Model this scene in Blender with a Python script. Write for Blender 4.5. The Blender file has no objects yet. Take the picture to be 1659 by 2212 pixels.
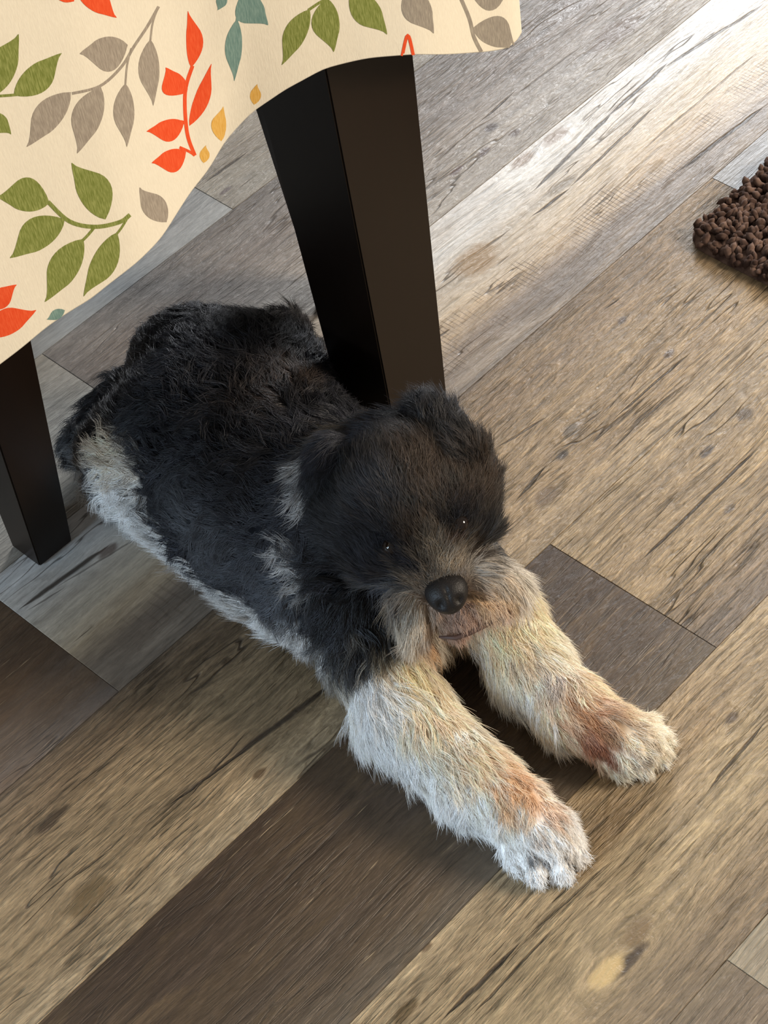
import bpy, bmesh, math, random
import numpy as np
from mathutils import Matrix, Vector, noise as mnoise

random.seed(7)
RNG = np.random.default_rng(11)
scene = bpy.context.scene
COL = scene.collection

# ------------------------------------------------------------------ camera
W, H = 1659, 2212
FOC = 4600.0
CAM_LOC = np.array([-0.81105, -0.92638, 1.41696])
CAM_R = np.array([[0.67660432, 0.59626349, -0.43206069],
                  [-0.73076673, 0.47163529, -0.49349786],
                  [-0.09047968, 0.64963837, 0.75484]])
cam_data = bpy.data.cameras.new('camera')
cam = bpy.data.objects.new('camera', cam_data)
COL.objects.link(cam)
m = Matrix([[CAM_R[i][j] for j in range(3)] + [CAM_LOC[i]] for i in range(3)] + [[0, 0, 0, 1]])
cam.matrix_world = m
cam_data.sensor_fit = 'VERTICAL'
cam_data.sensor_height = 36.0
cam_data.lens = FOC / H * 36.0
cam_data.clip_start = 0.05
scene.camera = cam

# ------------------------------------------------------------------ world, lamps, exposure
world = bpy.data.worlds.new('world')
scene.world = world
world.use_nodes = True
bg = world.node_tree.nodes['Background']
bg.inputs['Color'].default_value = (1.0, 0.93, 0.84, 1)
bg.inputs['Strength'].default_value = 0.30
scene.view_settings.view_transform = 'Standard'
scene.view_settings.look = 'None'
scene.view_settings.gamma = 1.0
scene.view_settings.use_curve_mapping = False
scene.view_settings.exposure = 0.0


def area_light(name, loc, target, sx, sy, power, color):
    d = bpy.data.lights.new(name, 'AREA')
    d.shape = 'RECTANGLE'
    d.size, d.size_y, d.energy, d.color = sx, sy, power, color
    o = bpy.data.objects.new(name, d)
    COL.objects.link(o)
    o.location = loc
    o.rotation_euler = (Vector(target) - Vector(loc)).to_track_quat('-Z', 'Y').to_euler()
    return o


# daylight from a window on the left, warm room light from the right, a window beyond the table
area_light('window_light_left', (-3.2, 0.55, 1.5), (0, 0, 0.1), 1.4, 1.3, 215, (0.62, 0.81, 1.0))
area_light('room_light_warm', (1.9, -2.5, 1.9), (0, 0, 0.1), 1.0, 0.9, 140, (1.0, 0.86, 0.69))
area_light('window_light_back', (3.6, 2.2, 1.7), (0.3, 0.1, 0.0), 1.0, 1.0, 225, (0.92, 0.96, 1.0))


# ------------------------------------------------------------------ helpers
def at(px, py, z=0.0):
    """photo point -> world point lying at height z"""
    d = CAM_R @ np.array([(px - W / 2) / FOC, -(py - H / 2) / FOC, -1.0])
    t = (z - CAM_LOC[2]) / d[2]
    return CAM_LOC + t * d


def srgb(r, g, b):
    f = lambda c: (c / 255 / 12.92) if c <= 10 else ((c / 255 + 0.055) / 1.055) ** 2.4
    return (f(r), f(g), f(b), 1.0)


def link(o, parent=None):
    COL.objects.link(o)
    if parent is not None:
        o.parent = parent
    return o


def mesh_obj(name, verts, faces, mat=None, parent=None, smooth=False):
    me = bpy.data.meshes.new(name)
    me.from_pydata([tuple(map(float, v)) for v in verts], [], faces)
    me.update()
    if mat:
        me.materials.append(mat)
    if smooth:
        me.polygons.foreach_set('use_smooth', [True] * len(me.polygons))
    return link(bpy.data.objects.new(name, me), parent)


def bm_obj(name, bm, mat=None, parent=None, smooth=False):
    me = bpy.data.meshes.new(name)
    bm.to_mesh(me)
    bm.free()
    if mat:
        me.materials.append(mat)
    if smooth:
        me.polygons.foreach_set('use_smooth', [True] * len(me.polygons))
    return link(bpy.data.objects.new(name, me), parent)


def empty(name, loc, label, cat):
    o = bpy.data.objects.new(name, None)
    o.empty_display_size = 0.05
    COL.objects.link(o)
    o.location = loc
    if label:
        o['label'] = label
    if cat:
        o['category'] = cat
    return o


def prism(corners_bottom, corners_top, bevel=0.002):
    bm = bmesh.new()
    b = [bm.verts.new(c) for c in corners_bottom]
    t = [bm.verts.new(c) for c in corners_top]
    n = len(b)
    bm.faces.new(list(reversed(b)))
    bm.faces.new(t)
    for i in range(n):
        bm.faces.new((b[i], b[(i + 1) % n], t[(i + 1) % n], t[i]))
    if bevel:
        bmesh.ops.bevel(bm, geom=list(bm.edges), offset=bevel, segments=2, affect='EDGES')
    bmesh.ops.recalc_face_normals(bm, faces=bm.faces)
    return bm


def box(x0, x1, y0, y1, z0, z1, bevel=0.002):
    q = [(x0, y0), (x1, y0), (x1, y1), (x0, y1)]
    return prism([(x, y, z0) for x, y in q], [(x, y, z1) for x, y in q], bevel)


class NT:
    """small node-tree writer"""
    def __init__(self, name):
        self.mat = bpy.data.materials.new(name)
        self.mat.use_nodes = True
        self.t = self.mat.node_tree
        self.bsdf = self.t.nodes['Principled BSDF']

    def node(self, typ, **kw):
        n = self.t.nodes.new(typ)
        for k, v in kw.items():
            setattr(n, k, v)
        return n

    def put(self, sock, v):
        if hasattr(v, 'is_linked') or isinstance(v, bpy.types.NodeSocket):
            self.t.links.new(v, sock)
        else:
            sock.default_value = v

    def math(self, op, a, b=None, c=None, clamp=False):
        n = self.node('ShaderNodeMath', operation=op, use_clamp=clamp)
        self.put(n.inputs[0], a)
        if b is not None:
            self.put(n.inputs[1], b)
        if c is not None:
            self.put(n.inputs[2], c)
        return n.outputs[0]

    def comb(self, x, y, z=0.0):
        n = self.node('ShaderNodeCombineXYZ')
        for i, v in enumerate((x, y, z)):
            self.put(n.inputs[i], v)
        return n.outputs[0]

    def noise(self, vec, scale=1.0, detail=2.0, rough=0.5, dist=0.0):
        n = self.node('ShaderNodeTexNoise')
        self.put(n.inputs['Vector'], vec)
        n.inputs['Scale'].default_value = scale
        n.inputs['Detail'].default_value = detail
        n.inputs['Roughness'].default_value = rough
        n.inputs['Distortion'].default_value = dist
        return n.outputs['Fac']

    def map(self, v, a, b, c=0.0, d=1.0, smooth=True):
        n = self.node('ShaderNodeMapRange', interpolation_type='SMOOTHSTEP' if smooth else 'LINEAR')
        self.put(n.inputs['Value'], v)
        for k, x in zip(('From Min', 'From Max', 'To Min', 'To Max'), (a, b, c, d)):
            self.put(n.inputs[k], x)
        return n.outputs['Result']

    def mix(self, fac, a, b, blend='MIX'):
        n = self.node('ShaderNodeMix', data_type='RGBA', blend_type=blend)
        self.put(n.inputs[0], fac)
        self.put(n.inputs[6], a)
        self.put(n.inputs[7], b)
        return n.outputs[2]

    def ramp(self, fac, stops):
        n = self.node('ShaderNodeValToRGB')
        self.put(n.inputs[0], fac)
        e = n.color_ramp.elements
        while len(e) < len(stops):
            e.new(0.5)
        for el, (p, c) in zip(e, stops):
            el.position = p
            el.color = c
        return n.outputs[0]


# ------------------------------------------------------------------ floor of printed wood planks
PW, PL = 0.178, 1.22
SEAM_E = 0.2184


def plank_material(name, stops, alt, alt_amt=0.5, emboss=0.6, contrast=0.35, crack_amt=0.6, rough=0.42,
                   seed=0.0, cracks=(), knots=(), saws=(), pale=None, scratch=0.0):
    """stops: colours across the width (0 = near edge, 1 = far edge); feature coordinates are plank-local metres"""
    k = NT(name)
    tc = k.node('ShaderNodeTexCoord')
    sp = k.node('ShaderNodeSeparateXYZ')
    k.put(sp.inputs[0], tc.outputs['Object'])
    info = k.node('ShaderNodeObjectInfo')
    off = k.math('MULTIPLY', info.outputs['Random'], 40.0)
    x, y = sp.outputs[0], sp.outputs[1]
    xs = k.math('ADD', x, k.math('ADD', off, seed))
    warp = k.noise(k.comb(k.math('MULTIPLY', xs, 3.2), k.math('MULTIPLY', y, 9.0), seed), 1.0, 2.0)
    yw = k.math('ADD', y, k.math('MULTIPLY', k.math('SUBTRACT', warp, 0.5), 0.022))
    # grain bends round the knots
    dark_spots = None
    for (kx, ky, rx, ry, col) in knots:
        dx = k.math('DIVIDE', k.math('SUBTRACT', x, kx), rx)
        dy = k.math('DIVIDE', k.math('SUBTRACT', y, ky), ry)
        r2 = k.math('ADD', k.math('MULTIPLY', dx, dx), k.math('MULTIPLY', dy, dy))
        g = k.math('DIVIDE', 1.0, k.math('ADD', 1.0, k.math('MULTIPLY', r2, 0.25)))
        yw = k.math('ADD', yw, k.math('MULTIPLY', g, k.math('MULTIPLY', dy, -ry * 0.4)))
    blot = k.noise(k.comb(k.math('MULTIPLY', xs, 4.0), k.math('MULTIPLY', yw, 22.0), seed + 3), 1.0, 4.0, 0.6)
    streak = k.noise(k.comb(k.math('MULTIPLY', xs, 5.0), k.math('MULTIPLY', yw, 110.0), seed + 5), 1.0, 5.0, 0.65)
    fine = k.noise(k.comb(k.math('MULTIPLY', xs, 55.0), k.math('MULTIPLY', yw, 520.0), seed + 7), 1.0, 4.0, 0.65, 0.15)
    scaly = k.noise(k.comb(k.math('MULTIPLY', xs, 75.0), k.math('MULTIPLY', yw, 230.0), seed + 9), 1.0, 4.0, 0.6, 0.5)
    ypos = k.math('ADD', k.math('DIVIDE', k.math('ADD', y, PW / 2), PW), k.math('MULTIPLY', k.math('SUBTRACT', blot, 0.5), 0.30))
    col = k.ramp(ypos, stops)
    col = k.mix(k.map(blot, 0.42, 0.68, 0.0, alt_amt), col, alt)
    if pale:
        pn = k.noise(k.comb(k.math('MULTIPLY', xs, 9.0), k.math('MULTIPLY', yw, 36.0), seed + 21), 1.0, 5.0, 0.7)
        col = k.mix(k.map(pn, 0.52, 0.72, 0.0, 0.75), col, pale)
    tone = k.math('ADD', 1.0, k.math('MULTIPLY', k.math('SUBTRACT', streak, 0.5), contrast * 3.2))
    tone = k.math('MULTIPLY', tone, k.math('ADD', 1.0, k.math('MULTIPLY', k.math('SUBTRACT', fine, 0.5), contrast * 3.0)))
    tone = k.math('MULTIPLY', tone, k.math('ADD', 1.0, k.math('MULTIPLY', k.math('SUBTRACT', scaly, 0.5), contrast * 2.2)))
    col = k.mix(1.0, col, k.comb(tone, tone, tone), 'MULTIPLY')
    ridge = k.noise(k.comb(k.math('MULTIPLY', xs, 16.0), k.math('MULTIPLY', yw, 300.0), seed + 17), 1.0, 3.0, 0.6)
    rgate = k.noise(k.comb(k.math('MULTIPLY', xs, 5.0), k.math('MULTIPLY', yw, 16.0), seed + 18), 1.0, 2.0)
    groove = k.math('MULTIPLY', k.map(ridge, 0.34, 0.46, 1.0, 0.0), k.map(rgate, 0.34, 0.6, 0.15, 1.0))
    crest = k.math('MULTIPLY', k.map(ridge, 0.54, 0.68), k.map(rgate, 0.34, 0.6, 0.2, 1.0))
    gtone = k.math('ADD', k.math('SUBTRACT', 1.0, k.math('MULTIPLY', groove, contrast * 0.75)), k.math('MULTIPLY', crest, contrast * 0.45))  # emboss shading put into the colour: grooves darkened, crests lightened
    col = k.mix(1.0, col, k.comb(gtone, gtone, gtone), 'MULTIPLY')
    height = k.math('ADD', k.math('MULTIPLY', fine, 0.5), k.math('MULTIPLY', scaly, 0.75))
    height = k.math('ADD', height, k.math('SUBTRACT', k.math('MULTIPLY', crest, 0.35), k.math('MULTIPLY', groove, 0.6)))
    # natural hairline checks
    cn = k.noise(k.comb(k.math('MULTIPLY', xs, 3.6), k.math('MULTIPLY', yw, 34.0), seed + 12), 1.0, 3.0, 0.6)
    line = k.math('ABSOLUTE', k.math('SUBTRACT', cn, 0.5))
    gate = k.noise(k.comb(k.math('MULTIPLY', xs, 7.0), k.math('MULTIPLY', yw, 12.0), seed + 14), 1.0, 2.0)
    chk = k.math('MULTIPLY', k.map(line, 0.0, 0.014, 1.0, 0.0), k.map(gate, 0.5, 0.62))
    dark = k.math('MULTIPLY', chk, crack_amt)
    wob = k.math('MULTIPLY', k.math('SUBTRACT', k.noise(k.comb(k.math('MULTIPLY', xs, 26.0), seed, 0.0), 1.0, 3.0), 0.5), 0.0045)
    for (x0, y0, x1, y1, wd, amt) in cracks:
        sl = (y1 - y0) / (x1 - x0)
        yl = k.math('ADD', k.math('MULTIPLY', k.math('SUBTRACT', x, x0), sl), y0)
        dd = k.math('ABSOLUTE', k.math('SUBTRACT', k.math('ADD', y, wob), yl))
        a, b = min(x0, x1), max(x0, x1)
        tm = k.math('MULTIPLY', k.map(x, a, a + 0.03), k.map(x, b - 0.03, b, 1.0, 0.0))
        dark = k.math('MAXIMUM', dark, k.math('MULTIPLY', k.map(dd, k.math('MULTIPLY', tm, wd * 0.25), k.math('MULTIPLY', tm, wd * 0.9), amt, 0.0), k.math('GREATER_THAN', tm, 0.02)))
    sawn = None
    for (x0, x1, y0, y1, freq, amt) in saws:
        jn = k.noise(k.comb(k.math('MULTIPLY', xs, 40.0), k.math('MULTIPLY', y, 14.0), seed + 30), 1.0, 3.0, 0.7)
        gn = k.noise(k.comb(k.math('MULTIPLY', xs, 22.0), k.math('MULTIPLY', y, 34.0), seed + 33), 1.0, 3.0, 0.6)
        wv = k.math('MULTIPLY', k.map(k.math('SINE', k.math('ADD', k.math('MULTIPLY', xs, freq * 6.283), k.math('MULTIPLY', jn, 9.0))), 0.55, 1.0), k.map(gn, 0.38, 0.6, 0.15, 1.0))
        em = k.noise(k.comb(k.math('MULTIPLY', xs, 60.0), k.math('MULTIPLY', y, 10.0), seed + 31), 1.0, 1.0)
        yo = k.math('ADD', y, k.math('MULTIPLY', k.math('SUBTRACT', em, 0.5), 0.05))
        mk = k.math('MULTIPLY', k.math('MULTIPLY', k.map(yo, y0, y0 + 0.012), k.map(yo, y1 - 0.012, y1, 1.0, 0.0)),
                    k.math('MULTIPLY', k.map(x, x0, x0 + 0.05), k.map(x, x1 - 0.05, x1, 1.0, 0.0)))
        sawn = k.math('MULTIPLY', k.math('MULTIPLY', wv, mk), amt) if sawn is None else k.math('MAXIMUM', sawn, k.math('MULTIPLY', k.math('MULTIPLY', wv, mk), amt))
    if sawn is not None:
        col = k.mix(k.math('MULTIPLY', sawn, 0.85, clamp=True), col, srgb(84, 68, 52))
    col = k.mix(k.math('MULTIPLY', dark, 0.9, clamp=True), col, srgb(52, 42, 34))
    for (kx, ky, rx, ry, kc) in knots:
        dx = k.math('DIVIDE', k.math('SUBTRACT', x, kx), rx)
        dy = k.math('DIVIDE', k.math('SUBTRACT', y, ky), ry)
        nn = k.noise(k.comb(k.math('MULTIPLY', x, 90.0), k.math('MULTIPLY', y, 160.0), seed + 40), 1.0, 3.0)
        r2 = k.math('ADD', k.math('ADD', k.math('MULTIPLY', dx, dx), k.math('MULTIPLY', dy, dy)), k.math('MULTIPLY', k.math('SUBTRACT', nn, 0.5), 1.2))
        col = k.mix(k.map(r2, 0.2, 1.3, 0.8, 0.0), col, kc)
    if scratch:
        sn = k.noise(k.comb(k.math('MULTIPLY', xs, 22.0), k.math('MULTIPLY', yw, 420.0), seed + 50), 1.0, 2.0, 0.6)
        sg = k.noise(k.comb(k.math('MULTIPLY', xs, 9.0), k.math('MULTIPLY', y, 24.0), seed + 51), 1.0, 2.0)
        col = k.mix(k.math('MULTIPLY', k.math('MULTIPLY', k.map(sn, 0.66, 0.74), k.map(sg, 0.5, 0.62)), scratch), col, srgb(190, 165, 130))
    height = k.math('SUBTRACT', height, k.math('MULTIPLY', dark, 1.0))
    height = k.math('ADD', height, k.math('MULTIPLY', streak, 0.8))
    bump = k.node('ShaderNodeBump')
    bump.inputs['Strength'].default_value = emboss
    bump.inputs['Distance'].default_value = 0.0026
    k.put(bump.inputs['Height'], height)
    b = k.bsdf
    k.put(b.inputs['Base Color'], col)
    b.inputs['Roughness'].default_value = rough
    b.inputs['Specular IOR Level'].default_value = 0.45
    k.put(b.inputs['Normal'], bump.outputs[0])
    return k.mat


def local(px, py, cx, cy):
    p = at(px, py, 0.0)
    return p[0] - cx, p[1] - cy


def crack_px(c, px0, py0, px1, py1, wd=0.0016, amt=1.0):
    a, b = local(px0, py0, *c), local(px1, py1, *c)
    return (a[0], a[1], b[0], b[1], wd, amt)


def knot_px(c, px, py, rx, ry, col):
    a = local(px, py, *c)
    return (a[0], a[1], rx, ry, col)


def row_y(i):
    return SEAM_E - PW * i - PW / 2          # row 0 lies just under seam E


C_DE_R, C_DE_L = (-0.058 + PL / 2, row_y(-1)), (-0.058 - PL / 2, row_y(-1))
C_UP_R, C_UP_L = (0.2015 + PL / 2, row_y(-2)), (0.2015 - PL / 2, row_y(-2))
C_EC_R, C_EC_L = (-0.2829 + PL / 2, row_y(0)), (-0.2829 - PL / 2, row_y(0))
C_CA_R, C_CA_L = (0.5273 + PL / 2, row_y(1)), (0.5273 - PL / 2, row_y(1))
C_AB_R, C_AB_L = (0.0627 + PL / 2, row_y(2)), (0.0627 - PL / 2, row_y(2))
C_BG = (0.02, row_y(3))
C_G_R, C_G_L = (-0.1609 + PL / 2, row_y(4)), (-0.1609 - PL / 2, row_y(4))

DK = srgb(38, 32, 30)
m_grey = plank_material('plank_blue_grey', [(0.0, srgb(140, 140, 138)), (0.4, srgb(112, 111, 110)), (1.0, srgb(118, 116, 114))], srgb(134, 131, 127), seed=1.3, contrast=0.22, emboss=0.3, crack_amt=0.2)
m_greytan = plank_material('plank_weathered_grey', [(0.0, srgb(128, 122, 112)), (0.6, srgb(140, 132, 120)), (1.0, srgb(118, 110, 102))], srgb(106, 98, 90), seed=4.1, contrast=0.3,
                           cracks=[crack_px(C_UP_R, 432, 402, 545, 320, 0.0028), crack_px(C_UP_R, 500, 420, 560, 372, 0.0015, .6)],
                           knots=[knot_px(C_UP_R, 487, 412, .010, .003, srgb(84, 72, 72))])
m_de = plank_material('plank_grey_brown', [(0.0, srgb(156, 149, 140)), (0.3, srgb(138, 130, 122)), (0.62, srgb(110, 101, 94)), (1.0, srgb(102, 96, 91))], srgb(126, 120, 114), seed=2.2, contrast=0.34, alt_amt=.55,
                      cracks=[crack_px(C_DE_R, 1030, 270, 1120, 190, 0.0022, .9), crack_px(C_DE_R, 940, 350, 1010, 290, 0.0016, .7), crack_px(C_DE_R, 1100, 215, 1270, 90, 0.0014, .6),
                              crack_px(C_DE_R, 600, 640, 690, 560, 0.0012, .7)],
                      knots=[knot_px(C_DE_R, 1063, 275, .010, .006, srgb(70, 60, 58)), knot_px(C_DE_R, 1112, 288, .008, .006, srgb(92, 80, 74)), knot_px(C_DE_R, 1045, 328, .010, .005, srgb(84, 72, 72)),
                             knot_px(C_DE_R, 985, 370, .012, .004, srgb(92, 76, 74)), knot_px(C_DE_R, 1330, 70, .045, .016, srgb(104, 90, 80)), knot_px(C_DE_R, 1215, 30, .03, .012, srgb(110, 100, 92))])
m_de_l = plank_material('plank_light_grey', [(0.0, srgb(150, 143, 132)), (0.5, srgb(160, 155, 146)), (1.0, srgb(132, 126, 116))], srgb(118, 112, 104), seed=6.6, contrast=0.28)
m_ec = plank_material('plank_pale_whitewashed', [(0.0, srgb(98, 88, 78)), (0.2, srgb(122, 108, 94)), (0.34, srgb(172, 152, 126)), (0.5, srgb(188, 174, 154)), (0.64, srgb(182, 171, 156)), (0.8, srgb(204, 203, 201)), (1.0, srgb(192, 189, 186))], srgb(166, 153, 137), seed=8.4, contrast=0.28, alt_amt=.55, emboss=0.4, crack_amt=0.85,
                      cracks=[crack_px(C_EC_R, 1150, 415, 1330, 235, 0.0036, .95), crack_px(C_EC_R, 1310, 255, 1450, 130, 0.0034, .95), crack_px(C_EC_R, 1430, 150, 1655, 5, 0.003, .9),
                              crack_px(C_EC_R, 1140, 475, 1240, 400, 0.003, 1), crack_px(C_EC_R, 1225, 410, 1420, 225, 0.0022, .85), crack_px(C_EC_R, 950, 600, 1110, 490, 0.0022, .8),
                              crack_px(C_EC_R, 1460, 375, 1659, 225, 0.0036, 1), crack_px(C_EC_R, 1230, 470, 1330, 380, 0.0014, .7), crack_px(C_EC_R, 1380, 330, 1640, 110, 0.0016, .6),
                              crack_px(C_EC_R, 34, 1322, 245, 1170, 0.0042, 1), crack_px(C_EC_R, 50, 1325, 150, 1262, 0.002, .7), crack_px(C_EC_R, 150, 1395, 210, 1345, 0.002, .9), crack_px(C_EC_R, 110, 1275, 330, 1140, 0.0014, .6)],
                      knots=[knot_px(C_EC_R, 1200, 295, .020, .009, srgb(140, 124, 112)), knot_px(C_EC_R, 1215, 400, .022, .007, srgb(126, 116, 102)), knot_px(C_EC_R, 1130, 345, .018, .008, srgb(150, 136, 126)),
                             knot_px(C_EC_R, 232, 1190, .012, .006, srgb(92, 74, 64)), knot_px(C_EC_R, 1030, 560, .03, .02, srgb(150, 126, 96))],
                      saws=[(-.30, .62, -.068, -.012, 200.0, 0.85), (-.6, -.34, -.075, -.03, 110.0, .3)])
m_ec_l = plank_material('plank_dark_brown_grey_edge', [(0.0, srgb(108, 98, 90)), (0.25, srgb(98, 86, 76)), (0.42, srgb(82, 63, 47)), (1.0, srgb(78, 60, 46))], srgb(98, 75, 52), seed=3.9, contrast=0.28,
                        pale=srgb(104, 84, 64), scratch=.5)
TANS = [(0.0, srgb(164, 145, 117)), (0.22, srgb(147, 126, 97)), (0.55, srgb(141, 121, 93)), (0.86, srgb(119, 100, 78)), (1.0, srgb(104, 89, 73))]
m_ca = plank_material('plank_tan_knotty', TANS, srgb(140, 120, 92), seed=5.2, contrast=0.55, emboss=0.85, crack_amt=0.8,
                      cracks=[crack_px(C_CA_L, 350, 1750, 555, 1600, 0.0020), crack_px(C_CA_L, 480, 1655, 730, 1468, 0.0040), crack_px(C_CA_L, 390, 1740, 545, 1570, 0.0014, .8), crack_px(C_CA_L, 120, 1920, 250, 1830, 0.002, .7),
                              crack_px(C_CA_L, 1060, 975, 1190, 895, 0.0022, .8), crack_px(C_CA_L, 1110, 1085, 1185, 1000, 0.004, .9), crack_px(C_CA_L, 1250, 925, 1310, 880, 0.0032, .9),
                              crack_px(C_CA_L, 1320, 910, 1500, 755, 0.0016, .9), crack_px(C_CA_L, 1330, 950, 1480, 830, 0.0016, .8), crack_px(C_CA_L, 1310, 985, 1420, 870, 0.0014, .8),
                              crack_px(C_CA_L, 1355, 850, 1385, 805, 0.004, .8), crack_px(C_CA_L, 1300, 672, 1345, 638, 0.005, .95), crack_px(C_CA_L, 30, 1870, 90, 1840, .003, .9)],
                      knots=[knot_px(C_CA_L, 110, 1772, .022, .0055, srgb(46, 36, 30)), knot_px(C_CA_L, 195, 1937, .026, .013, srgb(104, 86, 60)), knot_px(C_CA_L, 560, 1672, .008, .004, srgb(84, 62, 40)),
                             knot_px(C_CA_L, 490, 1428, .006, .004, srgb(74, 58, 42)), knot_px(C_CA_L, 1182, 1072, .016, .009, srgb(104, 86, 66)), knot_px(C_CA_L, 1217, 983, .008, .005, srgb(62, 58, 56)),
                             knot_px(C_CA_L, 1235, 930, .012, .006, srgb(92, 84, 74)), knot_px(C_CA_L, 1445, 765, .008, .004, srgb(72, 60, 56)), knot_px(C_CA_L, 1425, 1088, .008, .004, srgb(84, 70, 60)),
                             knot_px(C_CA_L, 1343, 692, .006, .004, srgb(80, 68, 60))])
m_dark = plank_material('plank_dark_walnut', [(0.0, srgb(96, 85, 72)), (0.2, srgb(83, 70, 57)), (0.6, srgb(74, 61, 50)), (1.0, srgb(66, 53, 43))], srgb(88, 72, 53), seed=7.7, contrast=0.34, emboss=0.5, crack_amt=.4,
                        pale=srgb(100, 82, 60), scratch=.6)
m_ab_r = plank_material('plank_tan_grey_edge', [(0.0, srgb(106, 93, 80)), (0.22, srgb(127, 108, 84)), (0.5, srgb(156, 135, 103)), (1.0, srgb(154, 135, 106))], srgb(131, 112, 87), seed=9.1, contrast=0.55, emboss=0.85, crack_amt=.9,
                        cracks=[crack_px(C_AB_R, 1380, 1215, 1640, 965, 0.0022, 1), crack_px(C_AB_R, 1360, 1175, 1470, 1060, 0.0014, .6)],
                        knots=[knot_px(C_AB_R, 1527, 975, .010, .005, srgb(70, 60, 54)), knot_px(C_AB_R, 1610, 895, .010, .007, srgb(86, 74, 62)), knot_px(C_AB_R, 1575, 1100, .008, .004, srgb(90, 76, 60))])
m_bg = plank_material('plank_tan_rough', [(0.0, srgb(96, 83, 68)), (0.16, srgb(121, 103, 79)), (0.45, srgb(151, 131, 99)), (0.8, srgb(147, 127, 98)), (1.0, srgb(162, 142, 112))], srgb(131, 110, 83), seed=11.5, contrast=0.55, emboss=0.9, crack_amt=.8,
                      cracks=[crack_px(C_BG, 950, 2210, 1130, 2030, 0.003, 1), crack_px(C_BG, 1010, 2205, 1200, 2000, 0.0016, .8), crack_px(C_BG, 1180, 1960, 1250, 1890, 0.0026, .7), crack_px(C_BG, 1520, 1720, 1659, 1550, 0.0022, .9),
                              crack_px(C_BG, 1130, 2030, 1330, 1850, 0.0012, .7), crack_px(C_BG, 1400, 1985, 1430, 1955, .004, .9)],
                      knots=[knot_px(C_BG, 1362, 2075, .022, .0055, srgb(50, 40, 36)), knot_px(C_BG, 1375, 2015, .018, .009, srgb(110, 90, 66)), knot_px(C_BG, 1582, 1550, .008, .005, srgb(82, 66, 52)),
                             knot_px(C_BG, 875, 2185, .014, .006, srgb(84, 66, 42)), knot_px(C_BG, 920, 2045, .006, .004, srgb(84, 64, 44)), knot_px(C_BG, 1310, 2100, .02, .009, srgb(188, 160, 112))])
m_g_l = plank_material('plank_umber', [(0.0, srgb(120, 106, 88)), (0.6, srgb(110, 94, 78)), (1.0, srgb(104, 90, 72))], srgb(122, 106, 84), seed=13.0, contrast=0.34, scratch=.9)
m_g_r = plank_material('plank_ash', [(0.0, srgb(112, 98, 84)), (0.5, srgb(112, 98, 84)), (0.85, srgb(138, 126, 106)), (1.0, srgb(146, 134, 112))], srgb(124, 110, 92), seed=14.0, contrast=0.26, scratch=.3)

bm = box(-PL / 2, PL / 2, -PW / 2, PW / 2, -0.006, 0.0, 0.0)
es = [e for e in bm.edges if all(v.co.z > -0.001 for v in e.verts)]
bmesh.ops.bevel(bm, geom=es, offset=0.0004, segments=2, affect='EDGES')
plank_mesh = bpy.data.meshes.new('plank')
bm.to_mesh(plank_mesh)
bm.free()
plank_mesh.materials.append(m_dark)

sub = NT('subfloor_board')
sub.bsdf.inputs['Base Color'].default_value = srgb(40, 34, 28)
sub.bsdf.inputs['Roughness'].default_value = 0.9
floor = bm_obj('floor', box(-2.4, 2.8, -2.0, 2.4, -0.03, -0.0062, 0.0), sub.mat)
floor['kind'] = 'structure'
floor['label'] = 'grey and brown weathered wood plank floor'

ROWS = {-2: (0.2015, {0: m_greytan, -1: m_grey}), -1: (-0.058, {0: m_de, -1: m_de_l}), 0: (-0.2829, {0: m_ec, -1: m_ec_l}),
        1: (0.5273, {0: m_grey, -1: m_ca}), 2: (0.0627, {0: m_ab_r, -1: m_dark}), 3: (0.02 - PL / 2, {0: m_bg}), 4: (-0.1609, {0: m_g_r, -1: m_g_l})}
POOL = [m_dark, m_greytan, m_ca, m_de_l, m_g_l, m_ab_r, m_grey, m_ec_l]
GAP = 0.0002
for r in range(-10, 9):
    j, special = ROWS.get(r, (random.uniform(-0.6, 0.6), {}))
    for n in range(-2, 3):
        cx = j + PL / 2 + n * PL
        if cx - PL / 2 > 2.3 or cx + PL / 2 < -1.9:
            continue
        p = bpy.data.objects.new('plank', plank_mesh)
        link(p, floor)
        p.location = (cx, row_y(r), random.uniform(-0.00015, 0.0))
        p.scale = ((PL - GAP) / PL, (PW - GAP) / PW, 1)
        p.material_slots[0].link = 'OBJECT'
        p.material_slots[0].material = special.get(n) or POOL[(r * 3 + n * 5) % len(POOL)]

# ------------------------------------------------------------------ table, its cloth, the chair tucked under it
k = NT('espresso_wood')
tc = k.node('ShaderNodeTexCoord')
sp = k.node('ShaderNodeSeparateXYZ')
k.put(sp.inputs[0], tc.outputs['Object'])
gr = k.noise(k.comb(k.math('MULTIPLY', sp.outputs[0], 120.0), k.math('MULTIPLY', sp.outputs[1], 120.0), k.math('MULTIPLY', sp.outputs[2], 7.0)), 1.0, 3.0)
k.put(k.bsdf.inputs['Base Color'], k.mix(gr, srgb(20, 13, 8), srgb(27, 17, 11)))
k.bsdf.inputs['Roughness'].default_value = 0.38
k.bsdf.inputs['Specular IOR Level'].default_value = 0.3
m_wood = k.mat

TX1, TY0, TX0, TY1, TZ = 0.126, -0.008, -1.15, 0.57, 0.742
table = empty('table', (-0.5, 0.28, 0), 'espresso brown wooden table with tapered square leg, under the leaf print cloth', 'table')
bm_obj('tabletop', box(TX0 + 0.5, TX1 + 0.5, TY0 - 0.28, TY1 - 0.28, TZ - 0.03, TZ, 0.003), m_wood, table)


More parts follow.
